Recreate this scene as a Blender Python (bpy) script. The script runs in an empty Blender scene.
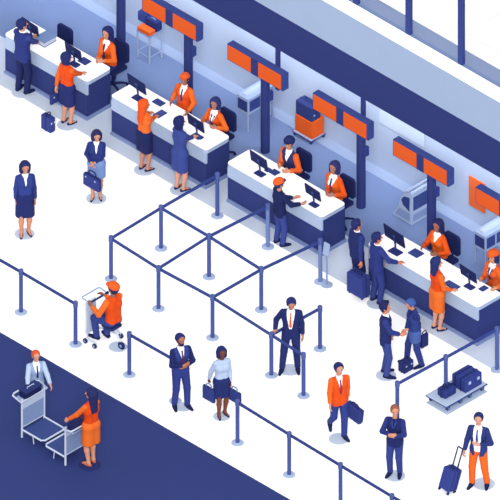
import bpy, math, random
import numpy as np
from mathutils import Vector, Matrix
sc = bpy.context.scene
C = sc.collection
PI = math.pi
random.seed(3)

# ---------------------------------------------------------------- camera, world, sun, exposure
K = 45.0                                    # photograph pixels per metre along each isometric axis
cam_d = bpy.data.cameras.new('camera'); cam = bpy.data.objects.new('camera', cam_d); C.objects.link(cam)
cam_d.type = 'ORTHO'; cam_d.ortho_scale = 500 / (K / math.cos(math.asin(1/math.sqrt(3))))
cam_d.clip_end = 200
cam.location = Vector((1, -1, 1)).normalized() * 45
cam.rotation_euler = (math.acos(1/math.sqrt(3)), 0, PI/4)
sc.camera = cam
w = bpy.data.worlds.new('world'); sc.world = w; w.use_nodes = True
bg = w.node_tree.nodes['Background']; bg.inputs[0].default_value = (1, 1, 1, 1); bg.inputs[1].default_value = 1.05
sd = bpy.data.lights.new('sun', 'SUN'); so = bpy.data.objects.new('sun', sd); C.objects.link(so)
sd.energy = 3.1; sd.angle = math.radians(16)
so.rotation_euler = Vector((0.95, -1.0, 0.96)).to_track_quat('Z', 'Y').to_euler()
sc.view_settings.view_transform = 'Standard'; sc.view_settings.look = 'None'
sc.view_settings.exposure = 0; sc.view_settings.gamma = 1; sc.view_settings.use_curve_mapping = False

def W(px, py, z=0.0):
    """world point at height z that the isometric view shows at a photograph position"""
    a = (px - 250) / (K * math.cos(PI/6)); b = (py - 250) / K + z
    return Vector((a/2 + b, a/2 - b, z))

# ---------------------------------------------------------------- materials
GAIN = 1.55
FILL_LAMP = 95.0  # strength of the added fill lamps
def srgb(h):
    v = [int(h[i:i+2], 16) / 255 for i in (0, 2, 4)]
    return [(c/12.92 if c <= .04045 else ((c+.055)/1.055)**2.4) for c in v]
MATS = {}
def M(h, rough=.75, spec=.08, gain=None, noise=.0):
    key = (h, rough, spec, gain, noise)
    if key in MATS: return MATS[key]
    m = bpy.data.materials.new('paint_' + h); m.use_nodes = True
    nt = m.node_tree; b = nt.nodes['Principled BSDF']
    c = [min(.96, x / (gain or GAIN)) for x in srgb(h)]
    b.inputs['Roughness'].default_value = rough
    b.inputs['Specular IOR Level'].default_value = spec
    # a faint procedural mottling keeps the surfaces from being dead flat
    tc = nt.nodes.new('ShaderNodeTexCoord'); n = nt.nodes.new('ShaderNodeTexNoise')
    n.inputs['Scale'].default_value = 3.0; n.inputs['Detail'].default_value = 3
    mx = nt.nodes.new('ShaderNodeMix'); mx.data_type = 'RGBA'
    mx.inputs[6].default_value = (*[x*.975 for x in c], 1); mx.inputs[7].default_value = (*[min(.97, x*1.025) for x in c], 1)
    nt.links.new(tc.outputs['Object'], n.inputs['Vector']); nt.links.new(n.outputs['Fac'], mx.inputs[0])
    nt.links.new(mx.outputs[2], b.inputs['Base Color'])
    MATS[key] = m
    return m
WHITE = 'FFFFFF'; NAVY = '36417F'; BLUEGREY = '7E93C1'; LIGHT = 'AEC1E1'; PALE = 'D8E3F6'
BAND = 'B9CAE8'; ORANGE = 'F5672A'; OD = 'F0521A'; OL = 'FA7530'; NV = '2B3672'; NM = '3A4A94'; ND = '222A5E'
STEEL = '4A5B9E'; LB = 'A9BEE3'

# ---------------------------------------------------------------- mesh helpers
def props(o, label=None, cat=None, group=None, kind=None):
    if label: o['label'] = label
    if cat: o['category'] = cat
    if group: o['group'] = group
    if kind: o['kind'] = kind
    return o
def empty(name, loc, rz=0, **kw):
    o = bpy.data.objects.new(name, None); C.objects.link(o); o.empty_display_size = .1
    o.location = loc; o.rotation_euler = (0, 0, rz)
    return props(o, **kw)
def link(name, verts, faces, mats, parent=None, mi=None, smooth=False, loc=None):
    me = bpy.data.meshes.new(name); me.from_pydata(verts, [], faces)
    for m in (mats if isinstance(mats, (list, tuple)) else [mats]): me.materials.append(m)
    if mi is not None: me.polygons.foreach_set('material_index', mi)
    if smooth: me.polygons.foreach_set('use_smooth', [True] * len(me.polygons))
    me.update()
    o = bpy.data.objects.new(name, me); C.objects.link(o)
    if parent is not None: o.parent = parent
    if loc is not None: o.location = loc
    return o
class MB:
    def __init__(s): s.v = []; s.f = []; s.mi = []
    def add(s, v, f, mi=0):
        n = len(s.v); s.v += [tuple(p) for p in v]; s.f += [tuple(i+n for i in q) for q in f]; s.mi += [mi]*len(f); return s
    def box(s, x0, x1, y0, y1, z0, z1, mi=0, T=None):
        v = [Vector(p) for p in ((x0,y0,z0),(x1,y0,z0),(x1,y1,z0),(x0,y1,z0),(x0,y0,z1),(x1,y0,z1),(x1,y1,z1),(x0,y1,z1))]
        if T: v = [T @ p for p in v]
        return s.add(v, [(0,3,2,1),(4,5,6,7),(0,1,5,4),(1,2,6,5),(2,3,7,6),(3,0,4,7)], mi)
    def prism(s, pts, z0, z1, mi=0, T=None):
        n = len(pts); v = [Vector((x,y,z0)) for x,y in pts] + [Vector((x,y,z1)) for x,y in pts]
        if T: v = [T @ p for p in v]
        return s.add(v, [tuple(range(n-1,-1,-1)), tuple(range(n,2*n))] + [(i,(i+1)%n,(i+1)%n+n,i+n) for i in range(n)], mi)
    def lathe(s, prof, cx=0, cy=0, n=28, mi=0, T=None):
        v = []; f = []
        for r, z in prof:
            for i in range(n):
                t = 2*PI*i/n; p = Vector((cx+r*math.cos(t), cy+r*math.sin(t), z)); v.append(T @ p if T else p)
        m = len(prof)
        for j in range(m-1):
            for i in range(n): f.append((j*n+i, j*n+(i+1)%n, (j+1)*n+(i+1)%n, (j+1)*n+i))
        f.append(tuple(range(n-1,-1,-1))); f.append(tuple((m-1)*n+i for i in range(n)))
        return s.add(v, f, mi)
    def tube(s, pts, r, n=10, mi=0, closed=False):
        pts = [Vector(p) for p in pts]; m = len(pts); v = []; f = []; prev = None
        rs = r if isinstance(r, (list, tuple)) else [r]*m
        for i, p in enumerate(pts):
            a = pts[(i-1) % m] if (i > 0 or closed) else p; b = pts[(i+1) % m] if (i < m-1 or closed) else p
            d = (b-a).normalized()
            if prev is None:
                u = d.cross(Vector((0,0,1)));  u = u if u.length > .1 else d.cross(Vector((1,0,0)))
            else: u = prev - d*prev.dot(d)
            u.normalize(); prev = u; q = d.cross(u)
            for k in range(n):
                t = 2*PI*k/n; v.append(p + (u*math.cos(t)+q*math.sin(t))*rs[i])
        for j in range(m if closed else m-1):
            j2 = (j+1) % m
            for k in range(n): f.append((j*n+k, j2*n+k, j2*n+(k+1)%n, j*n+(k+1)%n))
        if not closed: f.append(tuple(range(n))); f.append(tuple((m-1)*n+k for k in range(n-1,-1,-1)))
        return s.add(v, f, mi)
    def build(s, name, mats, parent=None, bevel=0, smooth=False, seg=2, loc=None):
        o = link(name, s.v, s.f, mats, parent, s.mi, smooth, loc)
        if bevel:
            b = o.modifiers.new('bevel', 'BEVEL'); b.width = bevel; b.segments = seg; b.limit_method = 'ANGLE'; b.angle_limit = .7
        return o
def rrect(x0, x1, y0, y1, r, n=6):
    pts = []
    for cx, cy, a in ((x1-r,y0+r,-PI/2),(x1-r,y1-r,0),(x0+r,y1-r,PI/2),(x0+r,y0+r,PI)):
        for i in range(n+1):
            t = a + PI/2*i/n; pts.append((cx+r*math.cos(t), cy+r*math.sin(t)))
    return pts
def copy_tree(o, parent=None):
    c = o.copy(); C.objects.link(c)
    if parent is not None: c.parent = parent
    for ch in list(o.children): copy_tree(ch, c)
    return c

# ---------------------------------------------------------------- the setting
XA, XB = -16, 18
YW = 3.5
f = MB()
zones = [(-16, -5.03, '35427F'), (-5.03, .46, WHITE), (.46, 1.56, PALE), (1.56, 3.266, BLUEGREY), (3.266, 3.7, 'A6B9DC')]
for i, (a, b, c) in enumerate(zones):
    f.add([(XA,a,0),(XB,a,0),(XB,b,0),(XA,b,0)], [(0,1,2,3)], i)
fl = f.build('floor', [M(c, gain=(1.0 if c == WHITE else None)) for _, _, c in zones]); props(fl, kind='structure')
props(MB().box(XA, XB, YW, YW+.12, 0, 2.2).build('wall_back', M('BACAE8')), kind='structure')
props(MB().box(XA, XB, 2.45, 2.70, 2.36, 3.16).build('trim_1', M('343F7C')), kind='structure')     # dark beam across the hall
props(MB().box(XA, XB, 2.45, 2.62, 3.16, 4.03).build('wall_upper', M(LIGHT)), kind='structure')
props(MB().box(XA, XB, 2.45, 2.74, 4.03, 4.07).build('trim_2', M(WHITE, gain=1.0)), kind='structure')
props(MB().box(XA, XB, 2.74, 3.14, 3.97, 4.07).build('trim_3', M(BLUEGREY)), kind='structure')
gm = bpy.data.materials.new('window_glass'); gm.use_nodes = True
nt = gm.node_tree; nt.nodes.clear()
o_ = nt.nodes.new('ShaderNodeOutputMaterial'); mx = nt.nodes.new('ShaderNodeMixShader'); tr = nt.nodes.new('ShaderNodeBsdfTransparent'); gl = nt.nodes.new('ShaderNodeBsdfGlossy')
gl.inputs['Roughness'].default_value = .02; mx.inputs[0].default_value = .04
nt.links.new(tr.outputs[0], mx.inputs[1]); nt.links.new(gl.outputs[0], mx.inputs[2]); nt.links.new(mx.outputs[0], o_.inputs[0])
x0 = W(407.3, 34.3, 4.07).x
for k in range(-2, 4):
    xx = x0 + k*1.345
    wn = props(MB().box(xx-.055, xx+.055, 2.74, 2.83, 4.07, 6.2).build('window_%d' % (k+3), M('3B4A90'), bevel=.01), kind='structure')
    MB().box(xx+.055, xx+1.29, 2.78, 2.79, 4.07, 6.2).build('pane', gm, wn)
# added fill lamps, unseen behind the beam, to brighten the back wall
for k in range(-4, 6):
    xx = k*3.0 + .4
    lampb = MB().box(-1.35, 1.35, -.13, .13, 0, .06).build('fill_lamp', M('C9D3E6'), bevel=.01); lampb.location = (xx, 2.84, 2.36)
    props(lampb, 'long added fill lamp hidden behind the dark beam over the back aisle', 'lamp', 'added fill lamps behind the beam')
    ld = bpy.data.lights.new('fill_light', 'AREA'); ld.shape = 'RECTANGLE'; ld.size = 2.6; ld.size_y = .22; ld.energy = FILL_LAMP
    lo = bpy.data.objects.new('fill_light', ld); C.objects.link(lo); lo.location = (xx, 2.86, 2.34); lo.rotation_euler = (math.radians(68), 0, 0)
# pale panel on the back wall under the beam
pp = MB().box(-.164, .99, YW-.02, YW, 1.01, 1.6).build('wall_panel', M('C6D6F0'), bevel=.004)
props(pp, 'long pale panel fixed to the back wall just under the dark beam', 'panel')

# ---------------------------------------------------------------- check-in counters
def counter(x0, x1, label, zt=.83, y0=.80, y1=1.43):
    r = empty('check_in_counter', ((x0+x1)/2, (y0+y1)/2, 0), label=label, cat='counter', group='white topped check-in counters')
    hx = (x1-x0)/2; hy = (y1-y0)/2
    MB().prism(rrect(-hx, hx, -hy, hy, .075), zt-.075, zt, 0).build('worktop', [M(BAND)], r)
    # white laminate skin on the worktop
    MB().prism(rrect(-hx+.002, hx-.002, -hy+.002, hy-.002, .075), zt, zt+.006).build('top_surface', M(WHITE, gain=1.0), r)
    MB().box(-hx+.03, hx, -hy, -hy+.04, zt-.29, zt-.075).build('front_fascia', M(BAND), r, bevel=.004)
    MB().box(-hx+.02, hx-.02, -hy+.02, -hy+.06, .05, zt-.075).build('front_panel', M(NAVY), r)
    for s in (-1, 1):
        xe = s*(hx-.02)
        MB().box(min(xe, xe-s*.04), max(xe, xe-s*.04), -hy+.06, hy-.01, .05, zt-.075).build('end_panel', M(NAVY), r)
    p = MB().box(-hx+.03, hx+.02, -hy-.03, -hy+.09, 0, .05)
    for s in (-1, 1): p.box(min(s*(hx+.02), s*(hx-.07)), max(s*(hx+.02), s*(hx-.07)), -hy+.09, hy+.0, 0, .05)
    p.build('plinth', M('8A9CCC'), r)
    return r
counter(-7.12, -4.98, 'white topped check-in counter at the top left, with a thick binder on it')
counter(-4.39, -1.93, 'white topped check-in counter served by a standing clerk in an orange cap')
counter(-1.41, 1.04, 'white topped check-in counter between the grid of barrier posts and the baggage cart')
counter(2.20, 5.04, 'white topped check-in counter at the right, longest of the row')

# ---------------------------------------------------------------- signs on posts with hangers
def sign(i, label, post=True):
    xl = W(227.2 + 0, 59.5, 1.626).x - 0  # left end of the second sign
    x = [-5.09, -2.90, -.71, 1.35, 3.47][i] + .0
    r = empty('display_sign', (x, 2.39, 0), label=label, cat='sign', group='orange display signs along the counters')
    L = 1.43; z0 = 1.626; z1 = 1.985
    MB().box(0, L, -.075, .075, z0, z1).build('housing', M('3F4F94'), r, bevel=.006)
    for a in (.025, .80):
        s = MB().box(a, a+.585, -.084, -.074, z0+.02, z1-.02).build('screen', M('F6662A', rough=.5), r, bevel=.002)
    MB().box(.61, .80, -.079, -.074, z0, z1).build('centre_strip', M('37417F'), r)
    px = [1.12, .90, 1.17, .92, 1.0][i]
    MB().lathe([(.085, 0), (.085, z0)], px, 0, 28).build('post', M(NAVY), r, smooth=False)
    MB().box(px+.05, px+.125, -.02, .09, 1.16, 1.36).build('junction_box', M('38448A'), r, bevel=.012)
    if i in (1, 2): MB().box(1.07, 1.15, .085, .15, 1.42, 2.36).build('hanger', M(NAVY), r, bevel=.006)
    return r
sign(0, 'orange two-screen sign above the clerk in the orange cap')
sign(1, 'orange two-screen sign left of the stacked orange box and blue case')
sign(2, 'orange two-screen sign partly hiding the stacked blue case')
sign(3, 'orange two-screen sign over the seated long-haired clerk at the right counter')
sign(4, 'orange two-screen sign cut off by the right edge, before an orange board')
col = MB().lathe([(.085, 0), (.085, 4.0)], 0, 0, 28).build('round_column', M(NAVY))
p = W(121, 66.5); col.location = p; props(col, 'tall dark blue column behind the seated clerk at the top left counter', 'column')

# ---------------------------------------------------------------- counter equipment
ZT = .836
def monitor(px, py, label, s=1.0, rz=0, wd=.40):
    r = empty('computer_monitor', W(px, py, ZT), rz, label=label, cat='monitor', group='monitors on the check-in counters')
    T = Matrix.Translation((-.04, .02, .245*s)) @ Matrix.Rotation(math.radians(-14), 4, 'X') @ Matrix.Shear('XZ', 4, (0, 0)) if False else Matrix.Translation((-.05, .02, .26*s)) @ Matrix.Rotation(math.radians(14), 4, 'X') @ Matrix.Rotation(math.radians(6), 4, 'Y')
    h = wd/2*s
    MB().box(-h, h, -.012, .012, -.135*s, .135*s, T=T).build('screen_housing', M('232C62'), r, bevel=.008)
    MB().box(-h+.015, h-.015, .012, .016, -.12*s, .12*s, T=T).build('screen', M('3A4A94', rough=.3), r)
    MB().lathe([(.03, -.024), (.03, -.012)], 0, 0, 16, T=T @ Matrix.Rotation(PI/2, 4, 'X') @ Matrix.Translation((0, 0, .034))).build('back_badge', M('3D5AA0'), r)
    MB().tube([(0, 0, .01), (-.01, .005, .12*s), (-.03, .0, .22*s)], .017, 8).build('neck', M('2F3B7A'), r)
    MB().prism(rrect(-.10*s, .10*s, -.07*s, .07*s, .02), 0, .014).build('base', M('2F3B7A'), r, bevel=.004)
    return r
monitor(31.5, 40, 'dark monitor beside the thick binder, behind the man in navy')
monitor(74.5, 64.5, 'dark monitor between the woman in orange and the seated clerk, top left counter')
monitor(138, 98.5, 'dark monitor at the left end of the counter by the long orange haired woman', 1.1)
monitor(197, 136.5, 'dark monitor touched by the woman in the all blue suit')
monitor(260, 174, 'dark monitor at the left end of the counter with the man in orange cap', 1.05)
monitor(314, 205, 'dark monitor between the orange capped man and the bobbed clerk', .95)
monitor(395.5, 252, 'large dark monitor beside the man in blue leaning on the right counter', 1.25)
monitor(469.5, 287, 'dark monitor at the right end of the longest counter, by the capped clerk')
def pad(px, py, label, name='keyboard', sx=.14, sy=.09, c='3A4A90', cat='keyboard', rz=0, keys=True):
    r = empty(name, W(px, py, ZT), rz, label=label, cat=cat)
    MB().prism(rrect(-sx, sx, -sy, sy, .012), 0, .016).build('body', M(c), r, bevel=.003)
    k = MB()
    if keys:
        nx = max(3, int(sx/.02))
        for i in range(nx):
            for j in range(4):
                x = -sx+.015 + (2*sx-.03)*(i+.5)/nx; y = -sy+.012+(2*sy-.024)*(j+.5)/4
                k.box(x-.007, x+.007, y-.009, y+.009, .016, .02)
        props(k.build('keys', M('46569C'), r), kind='stuff')
    else:
        k.box(-sx+.012, sx-.012, -sy+.012, sy-.012, .016, .018); k.build('screen', M('46569C', rough=.3), r)
    return r
pad(84.5, 61.5, 'blue keyboard in front of the seated clerk, top left counter', sx=.10, sy=.085)
pad(158.8, 102.8, 'blue keyboard on the counter by the standing capped clerk', sx=.11, sy=.075)
pad(160, 114.3, 'flat dark tablet under the hands of the long orange haired woman', 'tablet', .075, .12, cat='tablet', keys=False)
pad(200, 137.6, 'small blue keypad in front of the blue suited woman', 'keypad', .06, .05, cat='keypad')
pad(274.6, 172.6, 'blue keyboard near the seated clerk in the dark vest', sx=.08, sy=.075)
pad(268, 170.2, 'small dark mouse mat beside the keyboard of the vest clerk', 'mouse_mat', .05, .06, '33407F', 'mat', keys=False)
pad(416, 253.5, 'blue desk phone pad between the large monitor and the long-haired clerk', 'desk_phone', .12, .10, cat='telephone')
pad(452, 285.5, 'dark clipboard under the hand of the woman in the orange dress', 'clipboard', .15, .075, '323C78', 'clipboard', keys=False)
pad(483.5, 288.8, 'small blue keypad right of the last monitor, near the capped clerk', 'keypad', .06, .08, cat='keypad')
# binder
r = empty('binder', W(45.5, 41.5, ZT), 0, label='thick pale blue binder with white pages on the top left counter', cat='binder')
MB().box(-.13, .13, -.155, .155, .0, .014).build('back_cover', M('3F5FA0'), r, bevel=.003)
MB().box(-.125, .122, -.15, .15, .012, .09).build('pages', M('CDD6E8'), r)
MB().box(-.13, .13, -.155, .155, .09, .105).build('front_cover', M('7F98C8'), r, bevel=.003)
MB().box(-.138, -.128, -.155, .155, .0, .105).build('spine', M('5E79B5'), r, bevel=.003)

# ---------------------------------------------------------------- office chairs
def office_chair(x, y, label, rz=PI, back=True):
    r = empty('office_chair', (x, y, 0), rz, label=label, cat='chair', group='dark office chairs behind the counters')
    # local: the sitter looks along +y
    MB().prism(rrect(-.21, .21, -.20, .20, .06), .42, .47).build('seat', M(ND), r, bevel=.015)
    T = Matrix.Translation((0, -.22, .71)) @ Matrix.Rotation(PI/2, 4, 'X')
    MB().prism(rrect(-.185, .185, -.215, .215, .07), -.03, .03, T=T).build('backrest', M('242C62'), r, bevel=.012)
    MB().tube([(0, -.05, .41), (0, -.20, .43), (0, -.255, .55), (0, -.25, .70)], .02, 8).build('back_support', M(ND), r)
    MB().lathe([(.03, .08), (.03, .42)], 0, 0, 12).build('gas_lift', M(ND), r)
    for i in range(5):
        t = 2*PI*i/5 + .3
        l = MB().tube([(0, 0, .09), (.16*math.cos(t), .16*math.sin(t), .085), (.27*math.cos(t), .27*math.sin(t), .06)], [.028, .022, .018], 8).build('base_leg', M(ND), r)
        Tt = Matrix.Translation((.27*math.cos(t), .27*math.sin(t), .028)) @ Matrix.Rotation(t, 4, 'Z') @ Matrix.Rotation(PI/2, 4, 'X')
        MB().lathe([(.028, -.015), (.028, .015)], 0, 0, 14, T=Tt).build('caster', M('1B2148'), l)
    return r

# ---------------------------------------------------------------- bags
def case(vx, vy, z0, sx, sy, h, label, name='briefcase', cat='briefcase', c='36428A', c2='2A3470', axis='x', tilt=0, clasp=True, band=True, hh=.07, feet=False, group=None, hc=ND):
    """a case whose near corner on the floor is (vx, vy)"""
    cx, cy = vx - sx/2, vy + sy/2
    r = empty(name, (cx, cy, z0), 0, label=label, cat=cat, group=group)
    if tilt: r.rotation_euler = (tilt[0], tilt[1], 0)
    MB().box(-sx/2, sx/2, -sy/2, sy/2, 0, h).build('shell', M(c), r, bevel=.016, seg=3)
    if band:
        b = MB()
        if axis == 'x': b.box(-sx/2-.004, sx/2+.004, -.012, .012, -.002, h+.004)
        else: b.box(-.012, .012, -sy/2-.004, sy/2+.004, -.002, h+.004)
        b.build('seam_band', M(c2), r, bevel=.003)
    d = Vector((1, 0, 0)) if axis == 'x' else Vector((0, 1, 0)); L = (sx if axis == 'x' else sy)*.22
    L = max(L, .05)
    pts = [-d*L + Vector((0,0,h-.01)), -d*L + Vector((0,0,h+hh*.7)), -d*L*.6 + Vector((0,0,h+hh)), d*L*.6 + Vector((0,0,h+hh)), d*L + Vector((0,0,h+hh*.7)), d*L + Vector((0,0,h-.01))]
    MB().tube(pts, .011, 8).build('handle', M(hc), r)
    if clasp:
        for s in (-1, 1):
            b = MB()
            if axis == 'x': b.box(s*sx*.3-.015, s*sx*.3+.015, -sy/2-.007, -sy/2+.002, h*.78, h*.88)
            else: b.box(sx/2-.002, sx/2+.007, s*sy*.28-.014, s*sy*.28+.014, h*.62, h*.74)
            b.build('clasp', M('C3D2EE'), r, bevel=.002)
    if feet:
        for sxx in (-1, 1):
            for sy2 in (-1, 1):
                MB().lathe([(.02, -feet), (.02, 0)], sxx*(sx/2-.04), sy2*(sy/2-.04), 12).build('foot', M(ND), r)
    return r

# ---------------------------------------------------------------- implicit-surface figures
def vnorm(v): return v / max(1e-9, float(np.linalg.norm(v)))
def seg_d(P, a, b, ra, rb):
    a = np.asarray(a, np.float32); b = np.asarray(b, np.float32); ab = b - a
    L = float(ab @ ab)
    t = np.clip(((P - a) @ ab) / max(L, 1e-9), 0, 1)
    q = P - a - t[..., None]*ab
    return np.sqrt((q*q).sum(-1)) - (ra + t*(rb-ra))
def smin(a, b, k):
    h = np.clip(.5 + .5*(b-a)/k, 0, 1)
    return b + (a-b)*h - k*h*(1-h)
def field(segs, off=0, k=.03, clips=(), cuts=()):
    def fn(P):
        d = None
        for a, b, ra, rb in segs:
            e = seg_d(P, a, b, ra+off, rb+off)
            d = e if d is None else smin(d, e, k)
        for c in clips: d = np.maximum(d, c(P))
        for c in cuts: d = np.maximum(d, -c(P))
        return d
    A = np.array([np.minimum(np.array(a)-ra, np.array(b)-rb) for a, b, ra, rb in segs]).min(0) - off - .02
    B = np.array([np.maximum(np.array(a)+ra, np.array(b)+rb) for a, b, ra, rb in segs]).max(0) + off + .02
    return fn, A, B
def nets(fn, A, B, h):
    n = np.maximum(np.ceil((B-A)/h).astype(int)+2, 4)
    ax = [np.float32(A[i]-h/2) + h*np.arange(n[i], dtype=np.float32) for i in range(3)]
    P = np.stack(np.meshgrid(*ax, indexing='ij'), -1)
    F = fn(P).astype(np.float32); F[F == 0] = 1e-6
    F[0] = np.maximum(F[0], 1e-3); F[-1] = np.maximum(F[-1], 1e-3)
    F[:, 0] = np.maximum(F[:, 0], 1e-3); F[:, -1] = np.maximum(F[:, -1], 1e-3); F[:, :, 0] = np.maximum(F[:, :, 0], 1e-3); F[:, :, -1] = np.maximum(F[:, :, -1], 1e-3)
    nx, ny, nz = F.shape
    acc = np.zeros((nx-1, ny-1, nz-1, 3), np.float32); cnt = np.zeros((nx-1, ny-1, nz-1), np.float32)
    sl = lambda o, m: slice(o, m-1+o)
    for axis in range(3):
        o1, o2 = [i for i in range(3) if i != axis]
        for u in (0, 1):
            for v in (0, 1):
                oa = [0,0,0]; oa[o1] = u; oa[o2] = v; ob = list(oa); ob[axis] = 1
                Fa = F[sl(oa[0],nx), sl(oa[1],ny), sl(oa[2],nz)]; Fb = F[sl(ob[0],nx), sl(ob[1],ny), sl(ob[2],nz)]
                m = (Fa < 0) != (Fb < 0)
                t = np.where(m, Fa/np.where(m, Fa-Fb, 1), 0)
                for c in range(3):
                    acc[..., c] += np.where(m, (oa[c] + (t if c == axis else 0)), 0)
                cnt += m
    act = cnt > 0; idx = -np.ones(act.shape, np.int64); idx[act] = np.arange(act.sum())
    ijk = np.argwhere(act)
    V = (ijk + acc[act]/cnt[act][:, None]) * h + np.array([ax[0][0], ax[1][0], ax[2][0]])
    faces = []
    for axis in range(3):
        o1, o2 = [(1,2),(2,0),(0,1)][axis]
        s0 = [slice(1, -1)]*3; s0[axis] = slice(0, -1); s1 = [slice(1, -1)]*3; s1[axis] = slice(1, None)
        Fa = F[tuple(s0)]; Fb = F[tuple(s1)]
        m = (Fa < 0) != (Fb < 0)
        e = np.argwhere(m); off = np.array([1,1,1]); off[axis] = 0; e = e + off
        fl = (Fa[m] < 0)
        def cell(d1, d2):
            q = e.copy(); q[:, o1] -= d1; q[:, o2] -= d2
            return idx[q[:,0], q[:,1], q[:,2]]
        a, b, c, d = cell(1,1), cell(0,1), cell(0,0), cell(1,0)
        Q = np.stack([a,b,c,d], 1); Q[~fl] = Q[~fl][:, ::-1]
        faces.append(Q)
    return V, np.concatenate(faces)
def blob(name, mat, parent, fld, h=.015):
    V, Fc = nets(*fld, h)
    if not len(V): return None
    return link(name, V.tolist(), Fc.tolist(), mat, parent, smooth=True)
def ik(a, t, l1, l2, hint):
    a = np.array(a, float); t = np.array(t, float); d = t - a; D = np.linalg.norm(d); m = (l1+l2)*.995
    if D > m: t = a + d/D*m; d = t - a; D = m
    D = max(D, .08)
    x = (l1*l1 - l2*l2 + D*D)/(2*D); hh = math.sqrt(max(0, l1*l1-x*x)); u = d/max(1e-9, np.linalg.norm(d))
    hint = np.array(hint, float); hint = vnorm(hint - u*(hint@u))
    return a + u*x + hint*hh, t

def person(px, py, phi, H, label, top=None, hair=None, **o):
    """phi: compass direction looked at, in degrees from +x; px, py: where the feet stand"""
    skin = o.get('skin', 'DF9E7E'); female = o.get('female', False); seat = o.get('seat')
    loc = o['loc'] if 'loc' in o else W(px, py)
    if not seat: H *= .963
    th = math.radians(phi - 90); s = H/1.72
    ct, st = math.cos(th), math.sin(th)
    def L(p):                                   # world -> local
        x, y = p[0]-loc[0], p[1]-loc[1]; return np.array([x*ct + y*st, -x*st + y*ct, p[2]])
    def arr(*v): return np.array(v, float)*s
    bulk = o.get('bulk', 1.0)*(.88 if female else .92); fw = .90 if female else 1.0
    # --- skeleton
    pel = np.array(seat_p := (0, o.get('hipy', 0)*s, (seat if seat else .90*s)), float)
    if seat: pel[2] = seat + .10*s
    lean = math.radians(o.get('lean', 0)); sl = math.radians(o.get('side', 0))
    u = vnorm(np.array([math.sin(sl), math.sin(lean), math.cos(lean)*math.cos(sl)]))
    tw = math.radians(o.get('twist', 0)); r0 = np.array([math.cos(tw), math.sin(tw), 0]); r = vnorm(r0 - u*(r0@u)); fd = np.cross(u, r)
    wai = pel + u*.16*s; che = pel + u*.36*s; nec = pel + u*.545*s
    shw = (.138 if female else .160)*s
    hd_t = math.radians(o.get('turn', 0)); nod = math.radians(o.get('nod', -6))
    hu = vnorm(u + np.array([0, 0, 1.0])); hf0 = fd*math.cos(hd_t) - r*math.sin(hd_t); hf = vnorm(hf0 - hu*(hf0@hu))
    hf, hu = vnorm(hf*math.cos(nod) - hu*math.sin(nod)), vnorm(hu*math.cos(nod) + hf*math.sin(nod)); hr = np.cross(hf, hu)
    hs = s*1.0
    hc = nec + hu*.175*s + hf*.015*s
    SH = {}; EL = {}; WR = {}; HP = {}; KN = {}; AN = {}
    for q, sg in (('L', -1), ('R', 1)):
        SH[q] = pel + u*.468*s + r*shw*sg
        tgt = o.get('h'+q)
        if tgt is None: wt = SH[q] + np.array([sg*.05*s, .03*s, -.53*s])
        elif tgt[0] == 'w': wt = L(tgt[1])
        else: wt = arr(*tgt)
        hint = o.get('e'+q, (sg*.45, -.6, -.55))
        EL[q], WR[q] = ik(SH[q], wt, .275*s, .245*s, hint)
        HP[q] = pel + np.array([sg*.085*s, 0, -.02*s])
        ft = o.get('f'+q)
        if ft is None: ft = (sg*(.075 if female else .10), o.get('step', .02)*sg, 0)
        an = np.array([ft[0]*s, ft[1]*s, (.085+ft[2])*s]) if len(ft) < 4 else np.append(L(ft[:3])[:2], ft[2]+.085*s)
        KN[q], AN[q] = ik(HP[q], an, .407*s, .397*s, (sg*.12, 1, .1))
    # --- segment lists
    torso = []
    wr_, cr_, hr_ = (.082, .095, .108) if female else (.098, .108, .102)
    for sg in (-1, 1):
        c = lambda p, w: p + r*sg*w*s
        torso += [(c(pel, .065), c(wai, .045), hr_*s*bulk, wr_*s*bulk), (c(wai, .045), c(che, .07), wr_*s*bulk, cr_*s*bulk),
                  (c(che, .07), pel + u*.462*s + r*sg*(shw-.045*s), cr_*s*bulk, .058*s)]
    if female:
        for sg in (-1, 1): torso.append((che + r*sg*.06*s + fd*.055*s, che + r*sg*.055*s + fd*.05*s - u*.02*s, .062*s, .06*s))
    arm = {q: [(SH[q], EL[q], .056*s*fw, .043*s*fw), (EL[q], WR[q], .043*s*fw, .030*s*fw)] for q in 'LR'}
    leg = {q: [(HP[q], KN[q], .085*s, .056*s), (KN[q], KN[q]*.65+AN[q]*.35, .054*s, .055*s), (KN[q]*.65+AN[q]*.35, AN[q], .055*s, .036*s)] for q in 'LR'}
    # --- body
    segs = [(a, b, x-.006, y-.006) for a, b, x, y in torso] + arm['L'] + arm['R'] + [(a, b, x, y) for q in 'LR' for a, b, x, y in leg[q]]
    segs += [(nec - u*.06*s, nec + hu*.07*s, .058*s, .050*s)]
    FT = {}
    for q, sg in (('L', -1), ('R', 1)):
        fy = math.radians(o.get('toe', 12))*sg
        f3 = np.array([math.sin(fy), math.cos(fy), 0]); pt = math.radians(o.get('pitch'+q, 0))
        f3 = f3*math.cos(pt) + np.array([0,0,-1])*math.sin(pt); fu = np.cross(np.cross(f3, [0,0,1]), f3); fu = vnorm(fu if np.linalg.norm(fu) > 0 else np.array([0,0,1.]))
        so_ = AN[q] - fu*.085*s; FT[q] = (so_, f3, fu)
        segs += [(AN[q], so_ - f3*.02*s + fu*.035*s, .036*s, .028*s), (AN[q] - fu*.01, so_ + f3*.12*s + fu*.028*s, .034*s, .024*s)]
    V, Fc = nets(*field(segs, -.002, .025), .017); mi = np.zeros(len(Fc), int)
    Vs, Fs, Ms = [V], [Fc], [mi]
    # head with nose, ears, brow and mouth
    cr = .088*hs
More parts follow.
